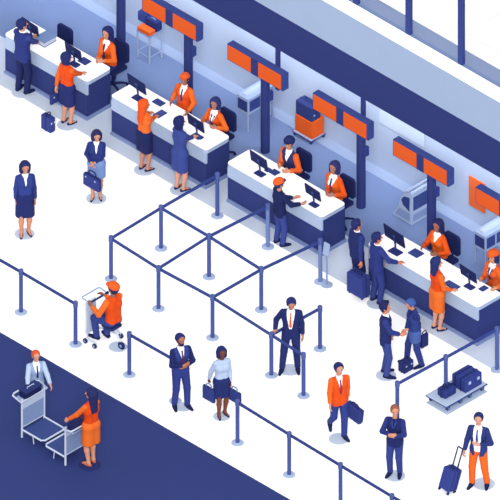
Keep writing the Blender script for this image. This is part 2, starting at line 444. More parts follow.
    hsegs = [(hc + hu*.025*hs - hf*.02*hs, hc + hu*.03*hs + hf*.01*hs, cr, cr*.96), (hc - hu*.01*hs + hf*.02*hs, hc - hu*.075*hs + hf*.045*hs, .074*hs, .040*hs),
             (hc + hf*.088*hs + hu*.0*hs, hc + hf*.108*hs - hu*.033*hs, .010*hs, .016*hs), (nec + hu*.02*s, hc - hu*.04*hs - hf*.01, .050*s, .052*s)]
    for sg in (-1, 1): hsegs.append((hc + hr*sg*.086*hs - hu*.005*hs, hc + hr*sg*.082*hs - hu*.035*hs - hf*.0, .016*hs, .012*hs))
    V2, F2 = nets(*field(hsegs, 0, .012), .009)
    ctr = V2[F2].mean(1); m2 = np.zeros(len(F2), int)
    rel = ctr - hc; X = rel@hr; Y = rel@hf; Z = rel@hu
    m2[(Y > .05*hs) & (((np.abs(X)-.034*hs)/(.013*hs))**2 + ((Z-.008*hs)/(.007*hs))**2 < 1)] = 1
    m2[(Y > .05*hs) & ((X/(.024*hs))**2 + ((Z+.058*hs)/(.007*hs))**2 < 1)] = 2
    Vs.append(V2); Fs.append(F2); Ms.append(m2)
    # hands
    HW = {}
    for q, sg in (('L', -1), ('R', 1)):
        hdn = o.get('d'+q); dv = vnorm(WR[q]-EL[q]); 
        if hdn is not None: dv = vnorm(np.array(hdn, float))
        nrm = np.array(o.get('n'+q, (-sg, 0, 0)), float); nrm = nrm - dv*(nrm@dv)
        if np.linalg.norm(nrm) < .1: nrm = np.array([0, 1, 0.]) - dv*dv[1]
        nrm = vnorm(nrm); sp = np.cross(dv, nrm)*sg      # towards the thumb
        if sg > 0: sp = -sp
        sp = -sp if o.get('flip'+q) else sp
        curl = o.get('curl'+q, .35); w0 = WR[q]; hz = s*(.93 if female else 1.0)
        hs_ = [(w0 - dv*.03, w0 + dv*.015*hz, .027*hz, .026*hz)]
        lens = (.066, .074, .070, .055)
        for i in range(4):
            off = (.030 - .020*i)*hz; kn = w0 + dv*(.088-.004*abs(i-1))*hz + sp*off
            hs_.append((w0 + dv*.02*hz + sp*off*.6, kn, .017*hz, .0125*hz))
            a1 = curl; d1 = dv*math.cos(a1) + nrm*math.sin(a1); d2 = dv*math.cos(2.2*a1) + nrm*math.sin(2.2*a1)
            k1 = kn + d1*lens[i]*.5*hz; k2 = k1 + d2*lens[i]*.5*hz
            hs_ += [(kn, k1, .0095*hz, .0085*hz), (k1, k2, .0085*hz, .007*hz)]
        tb = w0 + dv*.025*hz + sp*.024*hz; t1 = tb + (dv*.6 + sp*.65 + nrm*.3)*.040*hz; t2 = t1 + (dv*.85 + sp*.2 + nrm*.5)*.032*hz
        hs_ += [(tb, t1, .014*hz, .011*hz), (t1, t2, .0105*hz, .008*hz)]
        V3, F3 = nets(*field(hs_, 0, .006), .0065)
        Vs.append(V3); Fs.append(F3); Ms.append(np.zeros(len(F3), int)); HW[q] = w0 + dv*.09*hz
    off = 0; FF = []
    for v, f_ in zip(Vs, Fs): FF.append(f_+off); off += len(v)
    lips = o.get('lips', 'B8705A'); root = link('person', np.concatenate(Vs).tolist(), np.concatenate(FF).tolist(), [M(skin), M('3A2E3C'), M(lips)], None, np.concatenate(Ms).tolist(), True)
    root.location = loc; root.rotation_euler = (0, 0, th); props(root, label, 'person')
    for v in (): pass
    # --- hair, cap
    hd = o.get('haircol', '28316A')
    face = lambda P: seg_d(P, hc + hf*.118*hs - hu*.006*hs, hc + hf*.12*hs - hu*.10*hs, .092*hs, .098*hs)
    facem = lambda P: seg_d(P, hc + hf*.120*hs + hu*.012*hs, hc + hf*.12*hs - hu*.10*hs, .094*hs, .104*hs)
    cran = [(hc + hu*.03*hs - hf*.028*hs, hc + hu*.038*hs + hf*.008*hs, cr, cr*.97)]
    if hair == 'short':
        blob('hair', M(hd), root, field(cran + [(hc - hf*.045*hs, hc - hu*.045*hs - hf*.04*hs, .066*hs, .056*hs)], .012*hs, .02, cuts=[facem]), .011)
    elif hair == 'quiff':
        blob('hair', M(hd), root, field(cran + [(hc - hf*.045*hs, hc - hu*.045*hs - hf*.04*hs, .066*hs, .056*hs), (hc + hf*.06*hs + hu*.095*hs, hc - hf*.02*hs + hu*.10*hs, .03*hs, .03*hs)], .014*hs, .02, cuts=[facem]), .011)
    elif hair == 'bob':
        ex = [(hc + hr*g*.06*hs - hf*.02*hs, hc + hr*g*.065*hs - hf*.02*hs - hu*.10*hs, .05*hs, .040*hs) for g in (-1, 1)]
        blob('hair', M(hd), root, field(cran + ex + [(hc - hf*.05*hs, hc - hf*.05*hs - hu*.095*hs, .07*hs, .062*hs)], .013*hs, .025, cuts=[face]), .012)
    elif hair == 'long':
        ex = [(hc + hr*g*.06*hs - hf*.03*hs, hc + hr*g*.062*hs - hf*.04*hs - hu*.12*hs, .048*hs, .038*hs) for g in (-1, 1)]
        ln = o.get('hairlen', .26)
        b1 = hc - hf*.06*hs - hu*.10*hs; b2 = nec - fd*.085*s - u*(ln-.13)*s
        for g in (-1, 1): ex.append((b1 + hr*g*.03*hs, b2 + r*g*.035*s, .060*hs, .038*hs))
        blob('hair', M(hd), root, field(cran + ex + [(hc - hf*.05*hs, b1, .07*hs, .065*hs)], .013*hs, .03, cuts=[face]), .012)
    if hair == 'cap' or o.get('cap'):
        cc = o.get('cap', ORANGE); ex = [(hc - hf*.045*hs, hc - hu*.045*hs - hf*.04*hs, .066*hs, .056*hs)]
        if o.get('hairlong'): ex += [(hc + hr*g*.06*hs - hf*.03*hs, hc + hr*g*.062*hs - hf*.03*hs - hu*.10*hs, .045*hs, .038*hs) for g in (-1, 1)]
        blob('hair', M(hd), root, field(cran + ex, .014*hs, .02, cuts=[face]), .011)
        pl = hc + hu*.045*hs
        capn = vnorm(hu*1.0 - hf*.12)
        cp = blob('cap', M(cc), root, field(cran, .026*hs, .02, clips=[lambda P: -((P-pl.astype(np.float32))@capn.astype(np.float32))]), .011)
        bc = pl + hf*.075*hs; hfa, hra, cna = hf.astype(np.float32), hr.astype(np.float32), capn.astype(np.float32)
        def brim(P):
            q = P - bc.astype(np.float32); return (np.sqrt((q@hra/.078/hs)**2 + (q@hfa/.085/hs)**2 + (q@cna/.013/hs)**2) - 1)*.012
        V4, F4 = nets(brim, bc - .11, bc + .11, .008); link('cap_brim', V4.tolist(), F4.tolist(), M(o.get('brim', cc)), cp, smooth=True)
    if o.get('beard'):
        blob('beard', M(o['beard']), root, field([(hc - hu*.05*hs + hf*.03*hs, hc - hu*.085*hs + hf*.045*hs, .062*hs, .046*hs)], .004, .01, clips=[lambda P: (P-(hc-hu*.048*hs).astype(np.float32))@hu.astype(np.float32) - (np.abs((P-hc.astype(np.float32))@hr.astype(np.float32)) > .05*hs)*.05]), .010)
    # --- clothes
    f32 = lambda v: np.asarray(v, np.float32)
    def above(p, n): return lambda P: -((P - f32(p))@f32(n))
    def below(p, n): return lambda P: ((P - f32(p))@f32(n))
    nk = pel + u*.535*s
    if o.get('shirt'):
        sh = list(torso) + [(nec - u*.05*s, nec + hu*.015*s, .066*s, .058*s)]
        blob('shirt', M(o['shirt'], gain=1.05 if o['shirt'] in ('FFFFFF', 'F4F7FD') else None), root, field(sh, .006, .03, clips=[below(nec + hu*.03*s, hu), lambda P: np.maximum(np.abs((P-f32(nec))@f32(r)) - .085*s, -((P-f32(che))@f32(fd)) - .09*s)]), .014)
    if top:
        ct_ = o.get('topcol', NV); hem = o.get('hem', .10)
        tt = list(torso)
        if hem > 0 and not seat:
            for sg in (-1, 1): tt.append((pel + r*sg*.065*s, pel + r*sg*.068*s - u*(hem+.06)*s, (hr_)*s*bulk, (hr_+.004)*s*bulk))
        tt.append((nec - u*.07*s - fd*.01*s, nec - u*.0*s - fd*.012*s, .070*s, .050*s))
        clips = [above(pel - u*hem*s, u)] if not seat else [above(pel - u*.03*s, u)]
        clips.append(below(nk + u*.025*s, u) if top != 'high' else below(nec + hu*.0*s, hu))
        cuts = []
        v0 = o.get('vneck')
        if v0 is not None:
            vb = pel + u*v0*s; slope = o.get('vslope', .30)
            def vcut(P, vb=f32(vb), slope=slope):
                q = P - vb; return np.maximum(np.maximum((np.abs(q@f32(r)) - slope*np.maximum(q@f32(u), 0) - o.get('vw', 0)*s)*.9, -(q@f32(fd)) + .0), -(q@f32(u)))
            cuts.append(vcut)
        blob(o.get('topname', 'jacket'), M(ct_), root, field(tt, .016, .03, clips=clips, cuts=cuts), .0135)
        sc_ = o.get('sleeve', ct_)  # sleeve tone apart from the torso paints shading into the cloth
        for q in 'LR':
            a = arm[q]; cu = WR[q]*.86 + EL[q]*.14
            if o.get('shortsleeve'): a = [(SH[q], SH[q]*.4+EL[q]*.6, .062*s, .056*s)]
            else: a = [(SH[q], EL[q], .056*s*fw, .046*s*fw), (EL[q], cu, .046*s*fw, .036*s*fw)]
            cl = [] if o.get('shortsleeve') else [below(cu + vnorm(WR[q]-EL[q])*.01, vnorm(WR[q]-EL[q]))]
            col_ = o.get('sleeve'+q, sc_)
            blob('sleeve', M(col_), root, field(a, .009, .02, clips=cl), .0135)
        if o.get('collar'):
            cb = []
            for sg in (-1, 1):
                p0 = nec + r*sg*.055*s - u*.01*s + fd*.0; p1 = pel + u*(v0 if v0 is not None else .35)*s + fd*(cr_+.028)*s*bulk*.98 + r*sg*.012*s
                mid = (p0+p1)/2 + fd*.045*s
                cb += [(p0, mid, .020*s, .020*s), (mid, p1, .020*s, .012*s)]
            blob('lapels', M(o['collar']), root, field(cb, 0, .01), .010)
    if o.get('tie'):
        zt = [.50, .46, .38, .28, .20, .17]; fo = [.068, .088, .119, .119, .112, .110]
        wd = [.014, .011, .015, .019, .022, .006]
        if v0 is not None: pass
        tm = MB(); n = len(zt); vv = []
        for z_, f_, w_ in zip(zt, fo, wd):
            p_ = pel + u*z_*s + fd*(f_+.016)*s*(bulk)
            vv += [p_ - r*w_*s*1.2, p_ + r*w_*s*1.2, p_ + r*w_*s - fd*.02*s, p_ - r*w_*s - fd*.02*s]
        fc = [(0,1,2,3)] + [(4*i+j, 4*i+(j+1)%4, 4*i+4+(j+1)%4, 4*i+4+j) for i in range(n-1) for j in range(4)] + [(4*n-1, 4*n-2, 4*n-3, 4*n-4)]
        tm.add(vv, fc).build('tie', M(o['tie']), root)
    if o.get('trousers'):
        tr_ = [(pel + r*sg*.06*s + u*.05*s, pel + r*sg*.065*s - u*.02*s, .092*s*bulk, .10*s*bulk) for sg in (-1, 1)]
        for q in 'LR':
            cu = AN[q] + (KN[q]-AN[q])*.03
            tr_ += [(HP[q], KN[q], .094*s, .068*s), (KN[q], cu, .068*s, .056*s)]
        dl = [vnorm(AN[q]-KN[q]) for q in 'LR']
        fld_ = field(tr_, .004, .018)
        both = o['trousers']
        blob('trousers', M(both), root, fld_, .0145)
    if o.get('skirt'):
        hm = o.get('hemz', .50)*s; sk = []
        top_ = wai - u*.03*s
        for sg in (-1, 1):
            sk += [(top_ + r*sg*.045*s, pel + r*sg*.065*s, .086*s, .120*s), (pel + r*sg*.065*s, np.array([sg*.07*s, pel[1]*.6+.0, hm-.04]), .122*s, o.get('flare', .124)*s)]
        blob('skirt', M(o['skirt']), root, field(sk, 0, .04, clips=[below(top_, u), lambda P: hm - P[..., 2]]), .0145)
    if o.get('belt'):
        blob('waistband', M(o['belt']), root, field(torso, .028, .03, clips=[above(pel + u*.02*s, u), below(pel + u*.045*s, u)]), .012)
    for q, sg in (('L', -1), ('R', 1)):
        so_, f3, fu = FT[q]; lo = so_ + fu*.0
        sc1 = o.get('shoe', '1F2755')
        if o.get('pumps', female):
            ss = [(so_ - f3*.035*s + fu*.035*s, so_ + f3*.04*s + fu*.028*s, .035*s, .030*s), (so_ + f3*.04*s + fu*.026*s, so_ + f3*.145*s + fu*.018*s, .036*s, .022*s)]
            cl = [above(so_, fu), below(so_ + fu*.052*s, vnorm(fu + f3*.10))]
        else:
            ss = [(so_ - f3*.03*s + fu*.045*s, so_ + f3*.05*s + fu*.045*s, .046*s, .044*s), (so_ + f3*.05*s + fu*.035*s, so_ + f3*.17*s + fu*.022*s, .048*s, .032*s), (AN[q] - fu*.01, AN[q]+fu*.01, .045*s, .045*s)]
            cl = [above(so_, fu)]
        blob('shoe', M(sc1), root, field(ss, 0, .02, clips=cl), .0125)
    return root, {q: Matrix.Rotation(th, 4, 'Z') @ Vector(HW[q]) + Vector(loc) for q in 'LR'}

def disc(px, py, label, r=.185, c='D0DDF4', ry=None):  # contact shadow underfoot, built as a thin coloured disc
    d = MB().lathe([(r, 0), (r, .005), (r-.006, .007)], 0, 0, 48).build('shadow_disc', M(c), None)
    d.location = W(px, py); props(d, label, 'shadow disc', 'round painted shadows')
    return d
#PEOPLE
SUIT = dict(top='jacket', shirt='F4F7FD', trousers='2F3A78', hem=.12)
def w(px, py, z): return ('w', W(px, py, z))
# top-left counter
person(22.5, 92, 90, 1.66, 'man in navy suit, back turned, holding the binder on the top left counter', hair='short', turn=-25,
       topcol='2E3A80', sleeve='38458E', **{**SUIT, 'trousers': ND}, hR=w(39, 42.5, .90), hL=w(35, 37, .93))
person(67, 123.5, 88, 1.62, 'woman in orange top and navy skirt holding a small dark bag', female=True, top='blouse', topname='blouse', topcol=OD, sleeve='F36A2C',
       hair='bob', turn=-30, skirt='28316E', hemz=.50, hem=.06, hR=w(83, 74, .90), dR=(.1, 1, 0), nR=(0, 0, -1), hL=w(56, 88.5, .74), skin='E2A184')
person(0, 0, -95, 1.65, 'seated clerk in orange jacket and dark tie at the top left counter', loc=(-5.40, 1.78, 0), seat=.47, female=True, top='jacket', topcol='F45A1C', sleeve='FA6F2A',
       shirt='F4F7FD', tie='2C3A70', vneck=.20, hair='long', hairlen=.20, trousers=NV, hL=w(103, 61, .88), hR=w(97.5, 59, .90), fL=(-.1, .38, 0), fR=(.1, .38, 0), lean=4, turn=15)
# free standing
person(96.5, 198, -48, 1.55, 'woman in navy blazer and light blue skirt holding a briefcase in front', female=True, top='jacket', topcol='2E3B82', sleeve='2A3678', hem=.09, shirt='F4F7FD', vneck=.26, vslope=.13,
       hair='bob', haircol='34305F', turn=12, skirt='7C97CF', hemz=.56, hR=w(91.5, 163, .87), hL=w(94.5, 163, .87), eR=(.5, -.5, -.9), eL=(-.5, -.5, -.9), skin='DD9D82', nod=4)
person(25, 234.3, -35, 1.66, 'woman standing alone in blue blazer and dark navy skirt, hands at her sides', female=True, top='jacket', topcol='34438F', hem=.05, shirt='F4F7FD', vneck=.27, vslope=.13,
       hair='long', hairlen=.13, skirt='262F6B', hemz=.46, skin='DB9578', hR=(.19, -.0, .78), hL=(-.20, .06, .78), sleeveL='2B387F', nod=0)  # left sleeve darker, shade painted into its colour
# second counter
person(144.5, 170, 85, 1.60, 'woman with long orange hair and navy skirt using a tablet on the counter', female=True, top='blouse', topname='blouse', topcol='FB7430', sleeve='F86E2C', hem=.08, hair='long', haircol='F45A1F', hairlen=.34,
       turn=-35, skirt=ND, hemz=.50, flare=.125, hR=w(156.5, 117, .90), hL=w(150, 113, .90), dR=(-.25, 1, 0), nR=(0, 0, -1), dL=(.5, 1, 0), nL=(0, 0, -1), skin='C98C78')
person(180, 190, 85, 1.67, 'woman in all blue skirt suit with dark bob, reaching for the monitor', female=True, top='jacket', topcol='3D4D96', hem=.05, hair='bob', haircol='242C66', turn=-22, skirt='3D4D96', belt='1F2858',
       hemz=.50, hR=w(192.5, 137.5, .98), hL=w(187, 142, .80), dR=(0, 1, .1), nR=(0, 0, -1), skin='E3A289')
person(0, 0, -82, 1.50, 'standing clerk in orange cap, orange jacket and tie at the counter', loc=(-3.28, 1.60, 0), top='jacket', topcol='F1561C', sleeve='FA722C', hem=.12, shirt='F4F7FD', tie='3A4780', vneck=.22, vslope=.28, hair='cap', cap='F4652A',
       skin='B97A62', trousers=NV, hR=w(171.5, 101, .88), hL=w(188, 111.5, .88), turn=18)
person(0, 0, -90, 1.58, 'seated clerk with navy bob and navy lapels at the second counter', loc=(-2.49, 1.63, 0), seat=.47, female=True, top='jacket', topcol='F1561C', sleeve='FA722C', shirt='F4F7FD', vneck=.22, collar='39427E', hair='bob', haircol='333C76',
       trousers=NV, hR=w(202.5, 120.5, .90), hL=w(216, 127.5, .90), fL=(-.1, .38, 0), fR=(.1, .38, 0), lean=4, turn=20, skin='B98272')
# third counter
person(279.5, 244.5, 75, 1.50, 'man in orange cap and dark jumper talking across the third counter', top='high', topname='jumper', topcol='212A5C', hem=.10, hair='cap', cap='F4652A', brim='232C5E', haircol='343C72', turn=-10, trousers='3D4C97',
       hR=w(301, 204, .93), hL=w(294, 198, .93), dR=(.1, 1, .1), dL=(.1, 1, .1), skin='D99780', bulk=.98)
person(0, 0, -88, 1.62, 'seated clerk in dark vest over orange sleeves at the third counter', loc=(-.64, 1.70, 0), seat=.47, top='vest', topname='vest', topcol='343B70', sleeve='F3692B', shirt='F4F7FD', vneck=.30, hair='cap', cap='28316A', haircol='343C76',
       trousers='46579F', hR=w(279.5, 165, .90), hL=w(289, 171, .88), fL=(-.1, .38, 0), fR=(.1, .38, 0), lean=6, turn=20)
person(0, 0, -90, 1.66, 'seated clerk with dark bob, orange jacket and tie at the third counter', loc=(.50, 1.68, 0), seat=.47, female=True, top='jacket', topcol='F86A25', sleeve='F15A1C', shirt='F4F7FD', tie='34447E', vneck=.20, hair='bob', haircol='37396F',
       trousers=NV, hR=w(327, 192, .90), hL=w(333.5, 195, .90), fL=(-.1, .38, 0), fR=(.1, .38, 0), lean=2, turn=12, skin='B98272')
# right counter
person(357, 288, 80, 1.56, 'man in navy suit, back turned, holding a large blue suitcase by its handle', hair='short', turn=-15, topcol='27306B', sleeve='2F3B82', **{**SUIT, 'trousers': '232B60'},
       hR=w(361, 268.5, .66), hL=(-.22, .0, .74), skin='E08A68')
person(376.5, 302, 78, 1.57, 'man in blue suit leaning his hand on the right counter by the large monitor', hair='short', turn=-22, topcol='2E3A80', sleeve='34418A', **{**SUIT, 'trousers': '35418A'},
       hR=w(398, 262.5, .90), dR=(.3, 1, 0), nR=(0, 0, -1), hL=(-.15, .2, .85), lean=2, skin='E08A68')
person(0, 0, -92, 1.66, 'seated clerk with long dark hair, orange jumper and white collar at the right counter', loc=(3.12, 1.74, 0), seat=.47, female=True, top='jumper', topname='jumper', topcol='F86A25', sleeve='F15A1C', shirt='F4F7FD', vneck=.36, vslope=.5, hair='long', haircol='2A2C5E', hairlen=.22,
       trousers=NV, hR=w(422.5, 246.5, .88), hL=w(437, 254, .87), fL=(-.1, .38, 0), fR=(.1, .38, 0), lean=4, turn=14, skin='A86E5C')
person(437, 329.5, 75, 1.64, 'woman in orange top and lighter orange skirt writing at the right counter', female=True, top='blouse', topname='blouse', topcol='EF4F1A', sleeve='F8702C', hem=.06, hair='long', hairlen=.18, haircol='2A3470', turn=-28, skirt='F9762F',
       hemz=.50, flare=.122, hR=w(452, 290, .90), dR=(.1, 1, -.1), nR=(0, 0, -1), hL=(-.12, .22, .92), skin='EBA68B')
person(0, 0, -95, 1.66, 'seated clerk in orange cap with dark lapels, at the right edge', loc=(4.52, 1.76, 0), seat=.47, female=True, top='jacket', topcol='F1642A', sleeve='F3692B', shirt='F4F7FD', vneck=.24, collar='3A3F70', hair='cap', hairlong=True, cap='F4652A', haircol='2C3468',
       trousers=NV, hR=w(481, 278.5, .90), hL=w(496, 288, .88), fL=(-.1, .38, 0), fR=(.1, .38, 0), lean=4, turn=15)
# handshake
person(385.5, 375, 45, 1.66, 'man in dark navy jacket shaking hands, seen from behind', hair='short', haircol='242B5E', topcol='26306B', sleeve='33408A', **{**SUIT, 'trousers': '3C4A92'},
       hR=w(400, 334.5, .92), dR=(-.2, 1, 0), hL=(-.2, .1, .78), turn=-12, skin='E49A7C')
person(414.5, 364.5, -120, 1.52, 'person with blue hair and long blue coat shaking hands beside the small case', hair='short', haircol='4563A8', topcol='35458E', sleeve='2A3678', top='coat', topname='coat', hem=.06, skirt='5069B0', hemz=.66, pumps=False, flare=.12, trousers='33408A', shirt='2A3270', vneck=.22,
       hR=w(405, 335, .90), dR=(-.3, 1, 0), hL=w(420, 331, .70), curlL=.9, lean=4, turn=20, fL=(-.14, -.12, 0), fR=(.12, .14, 0), skin='E49A7C', nod=14, bulk=1.06)
# queue and floor
person(291, 369.5, -50, 1.66, 'man in navy suit and orange tie resting a hand on a barrier post', hair='short', haircol='2A3270', topcol='26306B', vneck=.14, vslope=.16, vw=.025, tie='F4703A', **{**SUIT, 'trousers': '28326E'},
       hR=w(275, 331, .93), dR=(.6, .5, -.3), nR=(0, 0, -1), hL=(-.24, .02, .78), nod=14, turn=12, skin='C98A72', fL=(-.13, .0, 0), fR=(.17, .06, 0))
person(339, 435, -25, 1.62, 'man in orange jacket and dark trousers striding with a blue suitcase', hair='quiff', haircol='26306C', topcol='F1561C', sleeve='F76A26', vneck=.24, vslope=.20, tie='A8344A', **{**SUIT, 'trousers': '33408A'},
       hR=(.24, .12, .76), hL=w(347.5, 400, .70), fR=(.10, -.26, .10), pitchR=40, fL=(-.06, .14, 0), turn=0, skin='E0A088')
person(395, 474.5, -62, 1.56, 'man with brown hair and navy jumper, arms crossed, lower right', hair='short', haircol='A2624E', top='high', topname='jumper', topcol='222C66', sleeve='2C3880', hem=.14, trousers='35438C', collar='3A4890',
       curlR=.6, curlL=.6, hR=(.03, .25, 1.17), hL=(-.01, .20, 1.10), eR=(.9, -.1, -.7), eL=(-.9, -.1, -.7), turn=22, skin='E09C7C', dR=(-1, .1, .15), dL=(1, .1, .2), nR=(0, -1, 0), nL=(0, -1, 0))
person(478.5, 485, -62, 1.62, 'man in open blue blazer and orange trousers pulling a blue wheeled suitcase', hair='quiff', haircol='28316E', topcol='303C80', sleeve='2C3878', vneck=-.2, vslope=.07, vw=.045, tie='2F4A94', top='jacket', shirt='F4F7FD', hem=.12, trousers='F66A25',
       hR=w(463.5, 453.5, .75), hL=(-.07, .20, 1.13), eL=(-1, -.2, -.5), dL=(.8, .3, .3), nL=(0, -1, 0), turn=10, skin='E2A58E', fL=(-.17, -.03, 0), fR=(.12, .05, 0), curlR=.9)
person(180.5, 406.5, -22, 1.64, 'bearded man in blue suit with his arms crossed', hair='short', haircol='27316E', beard='2A2F60', topcol='35438E', sleeve='222B64', vneck=.26, vslope=.24, tie='6A3050', **{**SUIT, 'trousers': '33418B'},
       curlR=.6, curlL=.6, hR=(.03, .25, 1.16), hL=(-.01, .20, 1.09), eR=(.9, -.1, -.7), eL=(-.9, -.1, -.7), dR=(-1, .1, .3), dL=(1, .1, .1), nR=(0, -1, 0), nL=(0, -1, 0), turn=5, skin='C07A62', fL=(-.12, .06, 0), fR=(.12, -.03, 0))
person(221.8, 415.5, -22, 1.55, 'woman in pale blue blouse and navy skirt carrying a case in each hand', female=True, top='high', topname='blouse', topcol='BDD0EF', sleeve='BDD0EF', hem=-.06, hair='bob', haircol='26306E', skirt='27316F', hemz=.50, flare=.114, skin='7D4A38', lips='5E3328',
       hR=w(208, 381.5, .70), hL=w(230.5, 384, .70), curlR=.9, curlL=.9, turn=-5)
# seated on the wheeled cart
person(0, 0, 178, 1.66, 'man in orange vest and cap seated on a wheeled cart, gripping its handle', loc=(.36, -3.86, 0), seat=.46, top='high', topname='vest', topcol='EE521A', sleeve='F6742F', hair='cap', cap='F4652A', haircol='2C3266', skin='A8705C', trousers='39478F',
       hR=w(105, 295.5, .88), hL=w(91.5, 306, .88), fL=(-.10, .36, 0), fR=(.09, .27, 0), turn=10, lean=2)
# luggage trolleys, lower left
person(0, 0, -28, 1.46, 'ginger haired man in light blue vest and dark tie behind a luggage trolley', loc=(.93, -6.42, 0), top='vest', topname='vest', topcol='9DB3DD', sleeve='BCD0EE', shirt='F4F7FD', vneck=.20, vslope=.26, tie='2E3D6C', hair='short', haircol='E0603A', hem=.08, trousers='8FA6D4',
       hL=w(51, 386.5, .86), hR=w(28, 389, .88), skin='E6A78C')
person(91, 464, 175, 1.72, 'woman in orange top and skirt with long dark hair gripping a luggage trolley', female=True, top='blouse', topname='blouse', topcol='EF4F1A', sleeve='F8702C', hem=.04, hair='long', hairlen=.30, haircol='2A3064', skirt='F9762F', hemz=.50, skin='E8A084',
       hL=w(66, 421, .90), hR=w(86, 412, .88), shoe='D9704F', turn=30)
disc(21.5, 92.5, 'pale painted shadow disc under the navy suited man at the top left counter')
disc(67.3, 125, 'pale painted shadow disc under the woman in orange top and navy skirt')
disc(96.3, 198.5, 'pale painted shadow disc under the woman with a briefcase in front')
disc(24.5, 234, 'pale painted shadow disc under the woman standing alone at the left')
disc(144, 170, 'pale painted shadow disc under the woman with long orange hair')
disc(180, 190, 'pale painted shadow disc under the woman in the all blue skirt suit')
disc(377, 303.5, 'pale painted shadow disc under the man leaning on the right counter')
disc(386, 375.5, 'pale painted shadow disc under the handshaking man seen from behind')
disc(290, 370, 'pale painted shadow disc under the man in the orange tie')
disc(338.7, 439, 'pale painted shadow disc under the striding man in orange jacket')
disc(395.3, 476, 'pale painted shadow disc under the brown haired man with crossed arms')
disc(484, 484, 'pale painted shadow disc under the man in orange trousers', .2)
disc(183, 407, 'pale painted shadow disc under the bearded man with crossed arms', .15)
disc(221.7, 416.5, 'pale painted shadow disc under the woman carrying two cases', .155)
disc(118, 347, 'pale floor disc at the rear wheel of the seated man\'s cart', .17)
disc(90, 465, 'dark painted shadow disc under the woman at the luggage trolley', .2, '2A3570')

office_chair(-5.38, 1.86, 'dark office chair of the seated clerk at the top left counter')
office_chair(-6.42, 1.46, 'empty dark office chair pushed in behind the binder')
office_chair(-2.47, 1.70, 'dark office chair of the seated clerk at the second counter')
office_chair(-.60, 1.77, 'dark office chair of the clerk in the dark vest')
office_chair(.54, 1.75, 'dark office chair of the bobbed clerk with a tie, third counter')
office_chair(3.16, 1.82, 'dark office chair of the long-haired clerk at the right counter')
office_chair(4.56, 1.84, 'dark office chair of the capped clerk at the right edge')

case(-5.14, .02, 0, .25, .13, .31, 'small blue suitcase standing on the white floor, top left', 'suitcase', 'suitcase', axis='y')
case(*W(52, 105.5, .40)[:2], .40, .07, .25, .22, 'small dark handbag in the hand of the woman in orange', 'handbag', 'handbag', axis='y', hh=.09)
case(*W(98, 193, .37)[:2], .37, .39, .10, .25, 'blue briefcase held in front by the woman in light blue skirt', hh=.11)
case(2.70, .176, .15, .40, .22, .43, 'large blue suitcase held by the man in navy at the right counter', 'suitcase', 'suitcase', clasp=False, hh=.06, feet=.03)
case(4.75, -.785, 0, .17, .235, .22, 'small navy case on the floor between the handshaking pair', axis='y', c='2A346F', c2='35428A')
case(*W(358.5, 424, .20)[:2], .20, .38, .12, .29, 'blue suitcase swinging from the hand of the striding man', 'suitcase', 'suitcase', tilt=(0, math.radians(8)), clasp=False)
case(*W(213, 404, .33)[:2], .33, .28, .075, .28, 'blue case in the right hand of the woman in pale blouse', clasp=False, hh=.08, hc='7E93C8')
case(*W(239, 405.5, .36)[:2], .36, .29, .07, .24, 'blue briefcase in the left hand of the woman in pale blouse', clasp=False, hh=.08, hc='7E93C8')

case(*W(422.5, 349, .34)[:2], .34, .07, .16, .27, 'slim dark portfolio hanging from the hand of the blue haired person', 'portfolio', 'portfolio', axis='y', clasp=False, c='2A3470')

# wheeled suitcase
r = empty('rolling_suitcase', W(447, 492), 0, label='blue wheeled suitcase tilted on its pull handle, lower right corner', cat='suitcase')
r.rotation_euler = (math.radians(-16), math.radians(4), 0); r.location.z = .045
MB().box(-.13, .13, -.12, .12, .03, .46).build('shell', M('36438E'), r, bevel=.02, seg=3)
MB().box(-.134, .134, .02, .035, .03, .464).build('seam_band', M('28326F'), r, bevel=.003)
for y in (-.07, .07):
    MB().box(-.06 if False else .129, .137, y-.008, y+.008, .06, .43).build('rib', M('2C3778'), r, bevel=.002)
MB().tube([(-.06, .05, .45), (-.06, .05, .86), (-.05, .05, .875), (.05, .05, .875), (.06, .05, .86), (.06, .05, .45)], .014, 8).build('pull_handle', M('232B58'), r)
MB().tube([(-.04, -.02, .46), (-.03, -.02, .485), (.03, -.02, .485), (.04, -.02, .46)], .008, 8).build('carry_handle', M('232B58'), r)
for sx in (-.11, .11):
    for sy in (-.09, .09):
        T = Matrix.Translation((sx, sy, .0)) @ Matrix.Rotation(PI/2, 4, 'Y')
        MB().lathe([(.03, -.012), (.03, .012)], 0, 0, 14, T=T).build('wheel', M('232B58'), r)

# ---------------------------------------------------------------- queue barriers
def stanchion(px, py, label, to=(), c=STEEL, base='B6C7E8', beltc='3B4C92'):
    p = W(px, py); r = empty('queue_stanchion', p, 0, label=label, cat='barrier post', group='belt barrier posts')
    MB().lathe([(.115, 0), (.115, .012), (.10, .018), (.045, .024)], 0, 0, 36).build('base', M(base), r)
    MB().lathe([(.037, .02), (.037, .86)], 0, 0, 20).build('post', M(c), r, smooth=False)
    MB().lathe([(.044, .84), (.046, .86), (.046, .945), (.040, .955)], 0, 0, 20).build('belt_head', M('5666A6'), r)
    for q in to:
        d = q - p; n = Vector((-d.y, d.x, 0)).normalized()*.006
        dn = d.normalized()*.04
        a = dn; b = d - dn
        v = []
        for e in (a, b):
            for g in (-1, 1):
                for z in (.865, .935): v.append(Vector((e.x, e.y, 0)) + n*g + Vector((0, 0, z)))
        MB().add(v, [(0,1,3,2),(4,6,7,5),(0,4,5,1),(2,3,7,6),(0,2,6,4),(1,5,7,3)]).build('belt', M(beltc), r)
    return r
